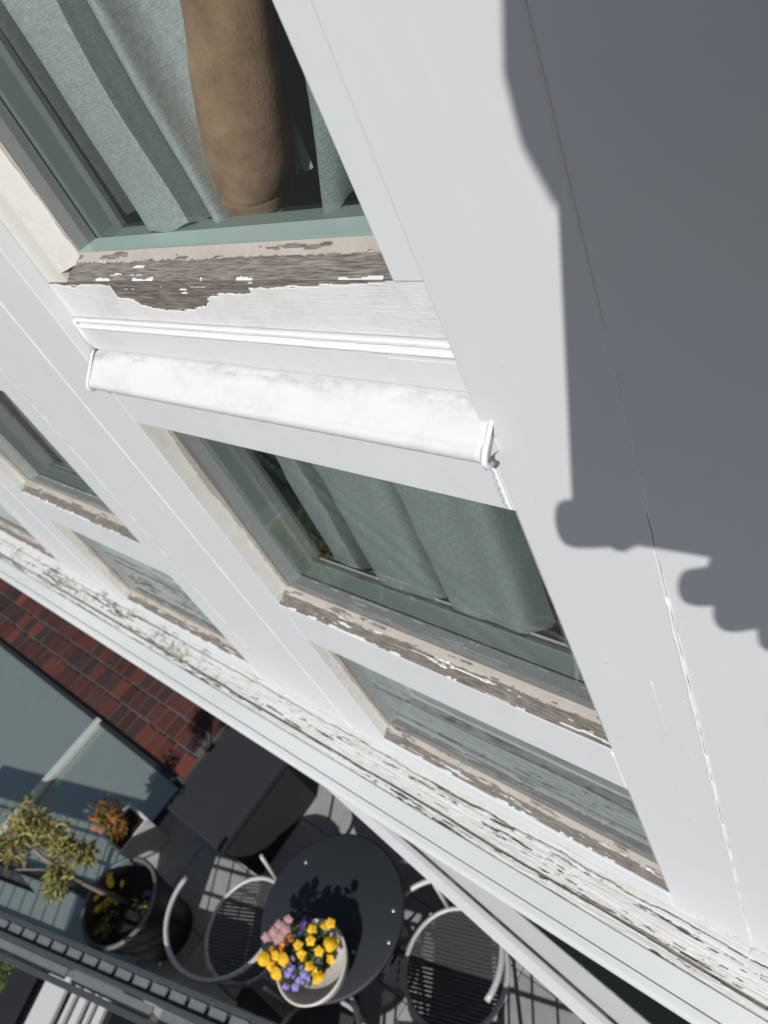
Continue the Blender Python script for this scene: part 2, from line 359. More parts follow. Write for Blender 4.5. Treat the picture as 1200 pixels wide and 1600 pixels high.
def bevel_sheet(seed, putty_from=.45, flake=.72):
    """sloping sheet, v = 0 at the glass side, v grows outward"""
    def fn(u, v):
        vmax = v.max(); t = v / vmax
        edge = putty_from + .10 * (fbm(u * 14, u * 0, seed) - .5) + .05 * (vn(u * 160, u * 0, seed + 1) - .5)
        pu = (t < edge).astype(float)
        chip = (fbm(u * 26, v * 160, seed + 5) > .64); pu = np.where(chip & (t > .12 * vn(u * 20, 0 * u, 3)), 0, pu)
        fl = fbm(u * 16, v * 220, seed + 2); m = ((fl > flake) & (t > edge)).astype(float)
        m = np.maximum(m, ((t > .95 - .07 * vn(u * 60, 0 * u, seed + 7))).astype(float) * (fbm(u * 30, 0 * u, seed + 9) > .60))
        g = fbm(u * 5, v * 500, seed + 8)
        h = np.where(pu > .5, .0016 * np.clip((edge - t) * 6, 0, 1) + .0004 * fbm(u * 60, v * 300, 5), -.0012 * g); h = np.where(m > .5, .0004, h)
        return h, m, pu
    return fn
def pane(x0, x1, z0, z1, y, parent, name='glass_pane'):
    o = MB().poly([(x0, y, z0), (x1, y, z0), (x1, y, z1), (x0, y, z1)], [(0, 1, 2, 3)]).build(name, M['glass'], parent); return o
def spacer(x0, x1, z0, z1, y0, y1, parent, w=.012):
    mb = MB(); mb.box(x0 - .01, x0 + w * .25, y0, y1, z0, z1); mb.box(x1 - w * .25, x1 + .01, y0, y1, z0, z1)
    mb.box(x0 - .01, x1 + .01, y0, y1, z0 - .01, z0 + w * .25); mb.box(x0 - .01, x1 + .01, y0, y1, z1 - w * .25, z1 + .01)
    mb.build('spacer_bar', M['spacer'], parent)
def inner_frame(x0, x1, z0, z1, y0, parent, y1=.20, e=.018):
    mb = MB(); mb.box(x0 - .06, x0 + e, y0, y1, z0 - .06, z1 + .06); mb.box(x1 - e, x1 + .06, y0, y1, z0 - .06, z1 + .06)
    mb.box(x0 + e, x1 - e, y0, y1, z0 - .06, z0 - .004); mb.box(x0 + e, x1 - e, y0, y1, z1 + .002, z1 + .06)
    mb.build('inner_frame', M['inner_paint'], parent, bevel=.002)

def window_sash(x0, x1, k):                                  # top sash, rebated YS behind the mullion face
    w = empty('sash', (0, 0, 0), parent=fac)
    yg = .059; s = .0245; zb = -.345; zr = -.285; zt = 1.10; a = x0 + .062; b = x1 - .062
    # stile: flat face and sloping putty bead running along Z
    def stile(xa, xb, nm, mat):
        MB().box(min(xa, xb), max(xa, xb), YS, .12, zr - .0005, zt).build(nm, M[mat], w, bevel=.0012)
    stile(x0 + .0012, a, 'stile', 'paint_stile'); stile(b, x1 - .0012, 'stile', 'paint_wall')
    for side in (0, 1):
        hi = 70 if k == 0 else 12
        def fn(u, v, sd=side + k * 3):
            t = v / v.max(); e = .0006 * (fbm(u * 12, v * 40, sd) - .5) * 2 + .0006 * (fbm(u * 60, v * 120, sd + 4) - .5)
            lift = .004 * np.clip((.28 - t) / .28, 0, 1) * np.clip(1.5 * (fbm(u * 9, 0 * u, sd + 2) - .35), 0, 1)
            return e + lift, np.clip((t > .12 + .25 * (fbm(u * 12, 0 * u, sd) - .45)).astype(float), 0, 1), np.ones_like(u)
        dv = math.hypot(s, yg - YS)
        if side == 0:
            V = ((-s) / dv, (YS - yg) / dv, 0); O = (a + s, yg + .0015, zr + s * .6); Nn = (dv and (yg - YS) / dv, -s / dv, 0)
        else:
            V = ((s) / dv, (YS - yg) / dv, 0); O = (b - s, yg + .0015, zr + s * .6); Nn = (-(yg - YS) / dv, -s / dv, 0)
        hfield('putty_bead', O, (0, 0, 1), V, Nn, zt - zr - .02, dv, 500 if k == 0 else 40, 30 if k == 0 else 8, fn, 'stile_bead', w)
    # lower rail
    n = 640 if k == 0 else 120
    hfield('rail_face', (-1.17 if k == 0 else x0, YS, zr), (1, 0, 0), (0, 0, -1), (0, -1, 0), .76, .0595, n, 60 if k == 0 else 12, rail_front(3 + k, k == 0), 'peeling', w)
    MB().box(x0 + .001, x1 - .001, YS + .0022, .12, zb, zr - .001).build('lower_rail', M['paint_rail'], w)
    dv = math.hypot(yg - YS, s)
    hfield('rail_bevel', (a - .055, yg + .001, zr + s + .001), (1, 0, 0), (0, (YS - yg) / dv, -s / dv), (0, -s / dv, (yg - YS) / dv), b - a + .11, dv, 600 if k == 0 else 100, 36 if k == 0 else 10, bevel_sheet(11 + k, .36, .76), 'peeling', w)
    MB().box(a - .01, b + .01, YS + .012, .10, zr - .02, zr + s - .016).build('rail_core', M['bark'], w)
    pane(a + s * .3, b - s * .3, zr + s * .3, zt, yg, w); pane(a + s * .3, b - s * .3, zr + s * .3, zt, yg + .034, w)
    spacer(a + s, b - s, zr + s, zt, yg + .0015, yg + .0325, w)
    inner_frame(a + s, b - s, zr + s, zt, yg + .0355, w, y1=.135, e=.010)
    MB().box(a + s - .002, b - s + .002, yg + .0012, yg + .0330, zr + s - .004, zr + s + .0045).build('inner_sill', M['inner_sill'], w)
    MB().box(x0, x1, YS, .12, zt, zt + .06).build('top_rail', M['paint_rail'], w, bevel=.002)
def stile_bead_mat():
    mk_weather('stile_bead', paintcol=(.68, .655, .62))
stile_bead_mat()

def direct_window(x0, x1, zf, ztop, yg, zg, k, sd):          # panes puttied straight into the frame
    w = empty('window', (0, 0, 0), parent=fac)
    hi = (k == 0)
    dy = yg; dv = math.hypot(dy, zg - zf)
    hfield('ledge', (x0 - .001, yg + .001, zg), (1, 0, 0), (0, -dy / dv, (zf - zg) / dv), (0, (zf - zg) / dv, dy / dv), x1 - x0 + .002, dv, 560 if hi else 260, 34 if hi else 20,
           bevel_sheet(sd, .40, .74 if k else .70), 'peeling', w)
    MB().box(x0 - .001, x1 + .001, .012, .14, zf - .02, min(zf, zg) - .006).build('ledge_core', M['paint_cream'], w)
    # left and right reveals with ragged putty
    for side in (0, 1):
        def fn(u, v, q=sd + side):
            t = v / v.max(); e = .0006 * (fbm(u * 10, v * 30, q) - .5) * 2 + .0004 * (fbm(u * 50, v * 100, q + 4) - .5)
            pk = np.clip(1.6 * (fbm(u * 7, 0 * u, q + 2) - .42), 0, 1)
            lift = .010 * np.clip((.35 - t) / .35, 0, 1) * pk
            return e + lift + .0015, ((t > .16 + .5 * np.clip(fbm(u * 9, 0 * u, q) - .45, 0, 1) + .08 * (vn(u * 120, v * 60, q) - .5))).astype(float), np.ones_like(u)
        xo = x0 if side == 0 else x1; sg = 1 if side == 0 else -1
        hfield('putty_bead', (xo + sg * .004, yg + .001, zg), (0, 0, 1), (-sg * .1, -.995, 0), (sg, 0, 0), ztop - zg, yg + .0005, 330 if hi else 80, 26 if hi else 8, fn, 'stile_bead', w)
    pane(x0 - .004, x1 + .004, zg - .004, ztop + .01, yg, w); pane(x0 - .004, x1 + .004, zg - .004, ztop + .01, yg + .034, w)
    spacer(x0 + .006, x1 - .006, zg + .004, ztop, yg + .0015, yg + .0325, w)
    inner_frame(x0 + .008, x1 - .008, zg + .006, ztop, yg + .0355, w, y1=yg + .075, e=.010)

for k in (-1, 0, 1, 2, 3):
    x0 = -1.17 - PER * k; x1 = x0 + .76
    if k >= 0: window_sash(x0, x1, k)
    # transom: bead, flat panel, drip mould, lower face
    t = empty('transom', (0, 0, 0), parent=fac)
    yb = .020
    MB().prism([(yb + .006, -.3515), (yb, -.3505), (yb, -.3475), (yb + .002, -.3465), (.11, -.3465), (.11, -.3515)], x0 + .0015, x1, n=60, jit=.00015).build('bead', M['caulk'], t)
    MB().prism([(yb, -.4005), (yb, -.3615), (yb + .004, -.3600), (yb + .004, -.3530), (.11, -.3530), (.11, -.4005)], x0 + .0055, x1, n=1).build('flat_panel', M['paint_rail'], t, bevel=.0008)
    MB().prism([(yb - .0015, -.3605), (yb - .0025, -.3580), (yb + .001, -.3555), (yb + .009, -.3555), (yb + .009, -.3605)], x0 + .003, x1, n=60, jit=.00012, smooth=True).build('panel_bead', M['caulk'], t)
    if k == 0:
        MB().box(-.5150, -.41, yb - .0007, yb + .002, -.3950, -.3660).build('patch_panel', M['paint_board'], t, bevel=.0006)
    MB().tube([(x0 + .004, yb + .001, -.350), (x0 + .0045, yb, -.375), (x0 + .004, yb, -.402)], .0028, 8).build('end_bead', M['caulk'], t)
    xr = x1 + (.014 if k == 0 else -.004)
    prof = [(.11, -.4035), (yb, -.4035), (.014, -.4052), (.002, -.4140), (-.010, -.4232), (-.0155, -.4275), (-.0165, -.4290), (-.0205, -.4292), (-.0245, -.4318), (-.0268, -.4360), (-.0268, -.4410), (-.0245, -.4455), (-.0190, -.4475), (-.014, -.4465), (.001, -.4500), (.11, -.4500)]
    MB().prism(prof, x0 + .008, xr - .004, n=120, jit=.00012, smooth=True).build('drip_mould', M['paint_drip'], t)
    # rolled ends of the drip mould
    for xe in (x0 + .004, xr):
        MB().tube([(xe, .020, -.4015), (xe, .012, -.4050), (xe, -.008, -.4215), (xe, -.022, -.4325), (xe, -.0275, -.4400), (xe, -.0265, -.4470), (xe, -.018, -.4500)], [.0015, .0022, .0026, .0030, .0032, .0030, .0024], 10).build('end_roll', M['caulk'], t)
    nh = MB()
    for q in range(5): nh.tube([(x0 + .07 + q * .155, yb - .0006, -.381), (x0 + .07 + q * .155, yb + .001, -.381)], .0016, 8)
    nh.build('nail_heads', M['paint_rail'], t)['kind'] = 'stuff'
    board(x0 + .0, x1, y0=.0005, y1=.12, z0=-.5395, z1=-.4490, mat='paint_rail', name='transom_rail', bev=.0012)
    direct_window(x0, x1, -1.050, -.541, .040, -1.036, k, 31 + k * 5)
    board(x0 + .0, x1, y0=.0005, y1=.035, z0=-1.183, z1=-1.0535, mat='paint_rail', name='transom_rail', bev=.0012)
    direct_window(x0, x1, -1.630, -1.184, .032, -1.607, k, 57 + k * 5)
    board(x0 + .0, x1, y0=-.004, y1=.03, z0=-1.700, z1=-1.6335, mat='paint_board', name='bottom_rail', bev=.004)

# sill: peeled sloping board, smooth flashing, rolled nosing
SX0 = -6.0; SX1 = 1.0
def sillz(y): return -1.706 + .15 * y
def sill_fn(xs):
    def fn(u, v):
        x = xs + u; vv = v
        st = fbm(x * 5.0, vv * 150 + 3 * vn(x * 3, vv * 20, 3), 21); st2 = fbm(x * 34, vv * 330, 23)
        cr1 = .018 + .010 * (fbm(x * 6, 0 * x, 31) - .5) + .004 * np.floor(vn(x * 26, 0 * x, 32) * 3) / 3
        cr2 = .078 + .006 * (fbm(x * 4, 0 * x, 33) - .5)
        crack = (np.abs(vv - cr1) < .0011) | ((np.abs(vv - cr2) < .0035 * (.25 + fbm(x * 5, 0 * x, 35))))
        dens = .485 + .12 * (fbm(x * 1.6, vv * 9, 41) - .5) + .05 * np.clip((x + .75) * 3, 0, 1)
        worn = np.clip((vv - cr1) / .01, 0, 1)
        wood = ((st * .62 + st2 * .38) > dens + .168 - .04 * worn) & (vv > cr1)
        wood |= crack
        m = (~wood).astype(float)
        curl = .0030 * np.clip(fbm(x * 9, vv * 140, 51) - .35, 0, 1)
        groove = .0045 * (fbm(x * 1.4, vv * 260, 61) - .5) * worn
        h = np.where(m > .5, .0010 + curl + groove, -.0022 - .001 * st2 + groove)
        pl = np.floor(5 * fbm(x * 11 + 2 * vn(x * 30, vv * 200, 71), vv * 95, 72)); h = h + np.where(m > .5, .0013 * pl * np.clip(worn + .2, 0, 1), 0)
        h = np.where(vv > cr2, h - .001, h)
        return h, m, 0 * m
    return fn
sill = empty('sill', (0, 0, 0), parent=fac)
sl_len = math.hypot(1, .15)
for xa, xb, nu, nv in ((-6.0, -2.9, 420, 50), (-2.9, -1.5, 700, 90), (-1.5, .05, 1100, 110), (.05, 1.0, 60, 20)):
    hfield('sill_board', (xa, 0.002, sillz(0.002)), (1, 0, 0), (0, -1 / sl_len, -.15 / sl_len), (0, -.15 / sl_len, 1 / sl_len), xb - xa, .098, nu, nv, sill_fn(xa), 'peeling_sill', sill)
MB().prism([(.14, -1.708), (0.0, sillz(0) - .006), (-.099, sillz(-.099) - .006), (-.099, -1.75), (.14, -1.75)], SX0, SX1).build('sill_core', M['paint_cream'], sill)
strip('flashing', [(-.0965, sillz(-.0965) + .0012), (-.1385, sillz(-.1385) + .0002), (-.1385, -1.745), (-.0965, -1.745)], SX0, SX1, 'paint_clean', sill, bev=.001)
nose = []
for i in range(9):
    a = math.radians(100 - i * 27.5); nose.append((-.1520 - .0128 * math.cos(a) * 1.0 if False else -.1520 - .0130 * math.cos(PI - (PI / 2 + (i / 8) * PI)) * -1, 0))
nose = [(-.1405, -1.7345)] + [(-.1510 - .0140 * math.sin(PI * i / 8), -1.7400 - .0120 + .0125 * math.cos(PI * i / 8) + .004) for i in range(9)] + [(-.142, -1.762), (-.1405, -1.7600)]
MB().prism(nose, SX0, SX1, n=1, smooth=False).build('nosing', M['paint_clean'], sill, bevel=.0015)
seam(-.4118, -1.182, -1.06, .0016)
strip('cove', [(-.139, -1.762), (-.158, -1.7625), (-.1600, -1.770), (-.150, -1.790), (-.130, -1.81), (0, -1.82), (0, -1.762)], SX0, SX1, 'paint_clean', sill)
for xe in (-.2635,):
    MB().tube([(xe, .0, sillz(0) + .002), (xe + .001, -.03, sillz(-.03) + .002), (xe, -.05, sillz(-.05) + .001)], [.0018, .0012, .0005], 8).build('caulk_seam', M['caulk'], fac)
# paint crumbs at the foot of the boards
mb = MB()
for i in range(90):
    x = random.uniform(-.43, -.20); l = random.uniform(.003, .012); z = -1.703 + random.uniform(0, .018) ** 1.0
    mb.tube([(x, -.0012, z), (x + random.uniform(-.002, .002), -.0022, z + l)], random.uniform(.0004, .0009), 5)
mb.build('paint_flakes', M['caulk'], fac)['kind'] = 'stuff'
mb = MB()
for i in range(60):                                          # ragged caulk beside the drip end
    z = -.452 - .085 * i / 60; mb.tube([(-.4135 + .001 * random.random(), -.0006, z), (-.4215 + .004 * random.random(), -.0008, z - .0008)], .0006 + .0003 * random.random(), 5)
mb.build('paint_wrinkles', M['caulk'], fac)['kind'] = 'stuff'
mb = MB()
for i in range(55):                                         # blisters and runs in the thick paint
    x = random.uniform(-.40, -.03); z = -.2 - 1.5 * random.random() ** .8
    if abs(x + .2630) < .004: continue
    l = random.choice((.0, .0, .0, .006, .014)) * random.random(); r = random.uniform(.0003, .0008)
    mb.tube([(x, -.0001, z), (x + random.gauss(0, .0006), -.0003, z - .0012 - l)], r, 6)
mb.build('paint_blisters', M['paint_wall'], fac)['kind'] = 'stuff'
# upper wall, soffit and ground floor wall
MB().box(-6, 3.0, .0, .14, ZT, 2.6).build('upper_wall', M['paint_wall'], fac)
MB().box(.94, 3.0, .0, .14, ZB, ZT).build('side_wall', M['paint_wall'], fac)
MB().box(.15, .91, .0, .14, -.344, -.30).build('open_window_rail', M['paint_rail'], fac)
MB().box(-6, 3.0, 0, 1.2, -1.90, -1.822).build('soffit', M['paint_clean'], fac)
gw = MB().box(-9, 3, .62, .9, -3.9, -1.90).build('ground_floor_wall', M['brick_wall_base'], fac)
# room behind
room = MB(); room.box(-6, 3, 3.2, 3.3, -1.9, 2.4); room.box(-6.1, -6, .15, 3.3, -1.9, 2.4); room.box(3, 3.1, .15, 3.3, -1.9, 2.4)
tag(room.build('room_wall', M['room_wall']), kind='structure')
tag(MB().box(-6, 3, .15, 3.3, -1.82, -1.75).build('room_floor', M['room_floor']), kind='structure')
tag(MB().box(-6, 3, .15, 3.3, 2.4, 2.5).build('ceiling', M['room_wall']), kind='structure')

# ------------------------------------------------------------------ curtains
def curtain(name, pts_bot, z0, z1, mat, label, group, hem=None, drift=0.0, dark=(), flare=0.0, wave=.014):
    """pts_bot: list of (x, y); folds rise to z1 and spread by drift"""
    P = np.array(pts_bot, float); n = 220; s = np.linspace(0, len(P) - 1, n)
    # smooth (Catmull-Rom) path
    def cr(s):
        i = np.clip(np.floor(s).astype(int), 0, len(P) - 2); t = (s - i)[:, None]
        p0 = P[np.clip(i - 1, 0, len(P) - 1)]; p1 = P[i]; p2 = P[i + 1]; p3 = P[np.clip(i + 2, 0, len(P) - 1)]
        return .5 * ((2 * p1) + (-p0 + p2) * t + (2 * p0 - 5 * p1 + 4 * p2 - p3) * t ** 2 + (-p0 + 3 * p1 - 3 * p2 + p3) * t ** 3)
    path = cr(s); nz = 60; mb = MB(); pts = []
    for j in range(nz + 1):
        t = j / nz; z = z0 + (z1 - z0) * t
        for i in range(n):
            w = (vn(i * .05, t * 9, 7) - .5) * wave; x = path[i, 0] + drift * (t) + w * .8 + flare * (1 - math.exp(-5 * t)); y = path[i, 1] + w * (.6 + t)
            hz = (vn(i * .08, 1, 3) - .5) * .012 if j == 0 else 0
            pts.append((x, y, z + hz))
    fs = [(j * n + i, j * n + i + 1, (j + 1) * n + i + 1, (j + 1) * n + i) for j in range(nz) for i in range(n - 1)]
    mb.poly(pts, fs, True); o = mb.build(name, M[mat])
    if dark:                                                 # strips of darker cloth colour, painted in as shade among the folds
        o.data.materials.append(M['fold_shade'])
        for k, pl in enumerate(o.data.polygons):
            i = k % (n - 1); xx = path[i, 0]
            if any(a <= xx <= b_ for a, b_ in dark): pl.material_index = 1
    tag(o, label, 'curtain', group); return o
zc = -.262
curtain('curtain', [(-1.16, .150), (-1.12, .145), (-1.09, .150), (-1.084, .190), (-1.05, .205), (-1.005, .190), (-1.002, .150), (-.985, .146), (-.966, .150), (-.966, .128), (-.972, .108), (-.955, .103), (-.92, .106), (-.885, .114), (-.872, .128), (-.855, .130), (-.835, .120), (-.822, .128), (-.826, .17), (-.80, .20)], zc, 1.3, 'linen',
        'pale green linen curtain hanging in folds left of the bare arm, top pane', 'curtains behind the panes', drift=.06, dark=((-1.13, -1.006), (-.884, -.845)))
curtain('curtain', [(-.860, .235), (-.80, .23), (-.785, .225), (-.76, .235)], zc, 1.3, 'linen', 'narrow bright curtain edge just behind the bare arm, top pane', 'curtains behind the panes', drift=.10)
curtain('curtain', [(-.655, .30), (-.648, .18), (-.640, .125), (-.612, .128), (-.604, .165), (-.590, .165), (-.588, .128), (-.55, .115), (-.50, .13), (-.46, .12), (-.42, .13)], zc, 1.3, 'linen_grey',
        'blue green curtain edge right of the bare arm, top pane', 'curtains behind the panes', drift=.0, flare=.16)
def lowcurt(x0, z0, z1, lab):
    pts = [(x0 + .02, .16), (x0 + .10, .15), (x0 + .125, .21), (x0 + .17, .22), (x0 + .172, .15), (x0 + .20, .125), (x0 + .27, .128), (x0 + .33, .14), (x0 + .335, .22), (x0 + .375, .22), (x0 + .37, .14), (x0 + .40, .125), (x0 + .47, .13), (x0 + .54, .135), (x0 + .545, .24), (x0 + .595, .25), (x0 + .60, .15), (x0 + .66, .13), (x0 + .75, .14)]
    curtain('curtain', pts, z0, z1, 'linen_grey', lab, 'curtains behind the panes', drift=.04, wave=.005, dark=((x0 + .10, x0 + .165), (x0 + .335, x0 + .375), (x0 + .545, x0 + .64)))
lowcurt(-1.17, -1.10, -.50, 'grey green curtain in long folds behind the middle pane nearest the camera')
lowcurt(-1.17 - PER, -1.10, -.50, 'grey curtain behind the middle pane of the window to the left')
# dark cushion-like sofa back seen under the middle curtain
sf = empty('sofa', (-.75, .45, -1.75)); tag(sf, 'dark sofa back under the curtain behind the middle pane', 'sofa')
def loc(o, c): o.location = c; return o
MB().box(-.5, .5, -.25, .08, .45, .83).build('backrest', M['charcoal'], sf, bevel=.05)
MB().box(-.5, .5, -.25, .6, .0, .45).build('seat', M['charcoal'], sf, bevel=.04)

# ------------------------------------------------------------------ people
def skinbody(name, nodes, edges, mat, root, parent=None, sub=2):
    me = bpy.data.meshes.new(name); me.from_pydata([n[0] for n in nodes], edges, []); me.materials.append(M[mat])
    o = bpy.data.objects.new(name, me); C.objects.link(o)
    sk = o.modifiers.new('skin', 'SKIN'); sk.use_smooth_shade = True
    for i, n in enumerate(nodes):
        r = n[1]; o.data.skin_vertices[0].data[i].radius = (r, r) if isinstance(r, (int, float)) else r
    for i in range(len(nodes)): o.data.skin_vertices[0].data[i].use_root = (i == root)
    ss = o.modifiers.new('subsurf', 'SUBSURF'); ss.levels = sub; ss.render_levels = sub
    if parent is not None: o.parent = parent
    return o
# person A: bare arm behind the top pane, torso further inside
pa = empty('person', (-.80, .20, -.30)); tag(pa, 'person behind the top pane with a bare freckled arm resting on the sill', 'person')
def rel(p, o): return tuple(Vector(p) - Vector(o))
ao = (-.80, .20, -.30)
arm = [((-.828, .156, -.350), .043), ((-.785, .153, -.270), .042), ((-.762, .152, -.225), .047), ((-.735, .152, -.185), .050), ((-.700, .150, -.125), .048), ((-.668, .150, -.07), .044), ((-.64, .155, .0), .046), ((-.61, .17, .10), .052), ((-.58, .20, .2), .062)]
mbx = MB(); cl = [Vector(a[0]) for a in arm]
arm = [((a[0][0] * 1.064, a[0][1] + .035, a[0][2] * 1.064), a[1] * 1.06) for a in arm]
# smooth arm tube with wrinkles at the elbow
def smooth_tube(P, R, n=60, m=48, wr=None):
    P = np.array([tuple(p) for p in P]); R = np.array(R); s = np.linspace(0, len(P) - 1, n); i = np.clip(np.floor(s).astype(int), 0, len(P) - 2); t = (s - i)[:, None]
    A = np.concatenate([P, R[:, None]], 1); g = lambda k: A[np.clip(k, 0, len(P) - 1)]
    Q = .5 * (2 * g(i) + (-g(i - 1) + g(i + 1)) * t + (2 * g(i - 1) - 5 * g(i) + 4 * g(i + 1) - g(i + 2)) * t ** 2 + (-g(i - 1) + 3 * g(i) - 3 * g(i + 1) + g(i + 2)) * t ** 3)
    pts = []; fs = []
    for a in range(n):
        p = Vector(Q[a, :3]); tn = Vector(Q[min(a + 1, n - 1), :3] - Q[max(a - 1, 0), :3]).normalized(); e = tn.cross(Vector((0, 1, 0))).normalized(); gg = tn.cross(e)
        for b in range(m):
            an = 2 * PI * b / m; r = Q[a, 3]
            if wr: r += wr(s[a], an)
            pts.append(tuple(p + (e * math.cos(an) + gg * math.sin(an) * .92) * r))
    for a in range(n - 1):
        for b in range(m): fs.append((a * m + b, a * m + (b + 1) % m, (a + 1) * m + (b + 1) % m, (a + 1) * m + b))
    fs.append(tuple(range(m))[::-1]); fs.append(tuple((n - 1) * m + b for b in range(m)))
    return pts, fs
def wr(s, an):
    w = 0
    for c, d in ((1.15, .0022), (1.45, .0014), (.85, .0020), (1.9, .0008)):
        w -= d * math.exp(-((s - c - .12 * math.sin(an * 1.5 + c)) / .055) ** 2)
    return w + .0018 * (float(vn(s * 2.2, an * 1.4, 5)) - .5)
pts, fs = smooth_tube([Vector(rel(a[0], ao)) for a in arm], [a[1] * 1.03 for a in arm], 160, 64, wr)
MB().poly(pts, fs, True).build('arm', M['skin'], pa)
def head_of(p, r, parent, tilt=0):
    h = MB(); c = Vector(p)
    pts = []; n1, n2 = 16, 12
    for i in range(n1):
        for j in range(n2 + 1):
            a = 2 * PI * i / n1; b_ = PI * j / n2 * .62; pts.append(tuple(c + Vector((r * 1.04 * math.sin(b_) * math.cos(a), r * 1.10 * math.sin(b_) * math.sin(a), r * 1.12 * math.cos(b_)))))
    h.poly(pts, [(i * (n2 + 1) + j, i * (n2 + 1) + j + 1, ((i + 1) % n1) * (n2 + 1) + j + 1, ((i + 1) % n1) * (n2 + 1) + j) for i in range(n1) for j in range(n2)], True)
    return h.build('hair', M['hair'], parent)
nodes = [((.42, .55, .10), (.17, .13)), ((.40, .50, .35), (.17, .12)), ((.40, .46, .56), (.15, .10)), ((.40, .44, .66), .06), ((.40, .42, .76), (.08, .09)), ((.40, .42, .88), (.07, .08)), ((.24, .30, .55), .07), ((.56, .5, .55), .07), ((.62, .5, .30), .05), ((.42, .6, -.35), (.18, .15)), ((.42, .6, -.8), .15), ((.22, .04, .50), .055)]
ed_ = [(9, 0), (0, 1), (1, 2), (2, 3), (3, 4), (4, 5), (2, 6), (2, 7), (7, 8), (10, 9), (6, 11)]
skinbody('body', nodes, ed_, 'skin', 0, pa)
up = lambda r, k: tuple(x * k for x in r) if isinstance(r, tuple) else r * k
cn = [0, 1, 2, 6, 7, 8, 9, 10]
skinbody('shirt', [(nodes[i][0], up(nodes[i][1], 1.13)) for i in cn], [(cn.index(i), cn.index(j)) for i, j in ed_ if i in cn and j in cn], 'shirt', 0, pa)
head_of((.40, .45, .84), .085, pa)
# person B: the photographer leaning out of the next window, holding a tablet; only the shadow falls in the picture
def cw(x, y, z): return CR @ Vector((x, y, z)) + CAM
tb = empty('tablet', cw(.028, -.020, -.022)); tag(tb, 'dark tablet held out beside the wall, casting a square-cornered shadow', 'tablet')
ez = CR.col[2]; ty = math.radians(3.2)
ex = CR.col[0] * math.cos(ty) + CR.col[1] * math.sin(ty); ey = CR.col[1] * math.cos(ty) - CR.col[0] * math.sin(ty)
cc = Vector((0, 0, 0))
MB().obox(cc, ex * .094, ey * .126, ez * .0035).build('case', M['device'], tb, bevel=.003)
MB().obox(cc - ez * .0042, ex * .087, ey * .118, ez * .0005).build('screen', M['pot_black'], tb)
pb = empty('person', (.45, .1, -.3)); tag(pb, 'person leaning out with both hands on the tablet, seen as a shadow', 'person')
bo = (.45, .1, -.3)
B = []
def nd(p, r): B.append((rel(p, bo), r)); return len(B) - 1
E_ = []
pel = nd((.55, .25, -.35), (.16, .13)); ab = nd((.50, .12, -.10), (.15, .12)); ch = nd((.36, -.10, .08), (.17, .11)); nk0 = nd((.24, -.28, .20), .06); nk = nd((.19, -.36, .26), .055)
hd0 = nd(cw(-.080, -.110, -.31), .070); hd1 = nd(cw(-.100, -.172, -.30), .119); hd2 = nd(cw(-.058, -.250, -.30), .082)
hd3 = nd(cw(-.02, -.26, -.30), .10); E_ += [(hd2, hd3)]
E_ += [(pel, ab), (ab, ch), (ch, nk0), (nk0, nk), (nk, hd0), (hd0, hd1), (hd1, hd2)]
sr = nd((.48, -.20, .12), .065); er = nd((.42, -.42, -.08), .045); wrx = nd(cw(.20, .150, -.06), .036); hr = nd(cw(.125, .125, -.028), (.050, .028))
E_ += [(ch, sr), (sr, er), (er, wrx), (wrx, hr)]
for a, b_, c_ in [((.085, .128, -.03), (.052, .143, -.020), (.029, .143, -.012)), ((.105, .145, -.034), (.076, .168, -.020), (.066, .168, -.012)), ((.09, .112, -.028), (.066, .120, -.026), (.050, .118, -.024)), ((.13, .152, -.034), (.116, .184, -.020), (.104, .184, -.012))]:
    i1 = nd(cw(*a), .023); i2 = nd(cw(*b_), .024); i3 = nd(cw(*c_), .023); E_ += [(hr, i1), (i1, i2), (i2, i3)]
# other hand: thumb and fingers at the lower left corner, arm coming from below the chin
s2 = nd((.26, .02, .16), .06); e2 = nd((.22, -.30, .02), .042); w2 = nd(cw(.03, .07, -.075), .030); h2 = nd(cw(-.01, .080, -.044), (.034, .022))
E_ += [(ch, s2), (s2, e2), (e2, w2), (w2, h2)]
for a, b_, c_ in [((-.036, .088, -.034), (-.066, .089, -.024), (-.091, .089, -.014)), ((-.030, .070, -.034), (-.044, .072, -.026), (-.048, .074, -.020)), ((-.025, .098, -.034), (-.030, .102, -.026), (-.022, .103, -.016)), ((-.03, .05, -.036), (-.043, .05, -.028), (-.046, .05, -.020))]:
    r0 = .029 if c_[1] == .089 else .013
    i1 = nd(cw(*a), r0 * .8); i2 = nd(cw(*b_), r0); i3 = nd(cw(*c_), r0); E_ += [(h2, i1), (i1, i2), (i2, i3)]
skinbody('body', B, E_, 'skin', pel, pb)
cn = [pel, ab, ch, sr, er, wrx, s2, e2, w2]
def mid_(i, j): return (tuple((Vector(B[i][0]) * .25 + Vector(B[j][0]) * .75)), .040)
cl_ = [(B[i][0], up(B[i][1], 1.22)) for i in cn]; cl_[cn.index(wrx)] = mid_(er, wrx); cl_[cn.index(w2)] = mid_(e2, w2)
skinbody('sweater', cl_, [(cn.index(i), cn.index(j)) for i, j in E_ if i in cn and j in cn], 'shirt_grey', 0, pb)
head_of(Vector(B[hd2][0]) + Vector((0, .01, -.01)), .082, pb)

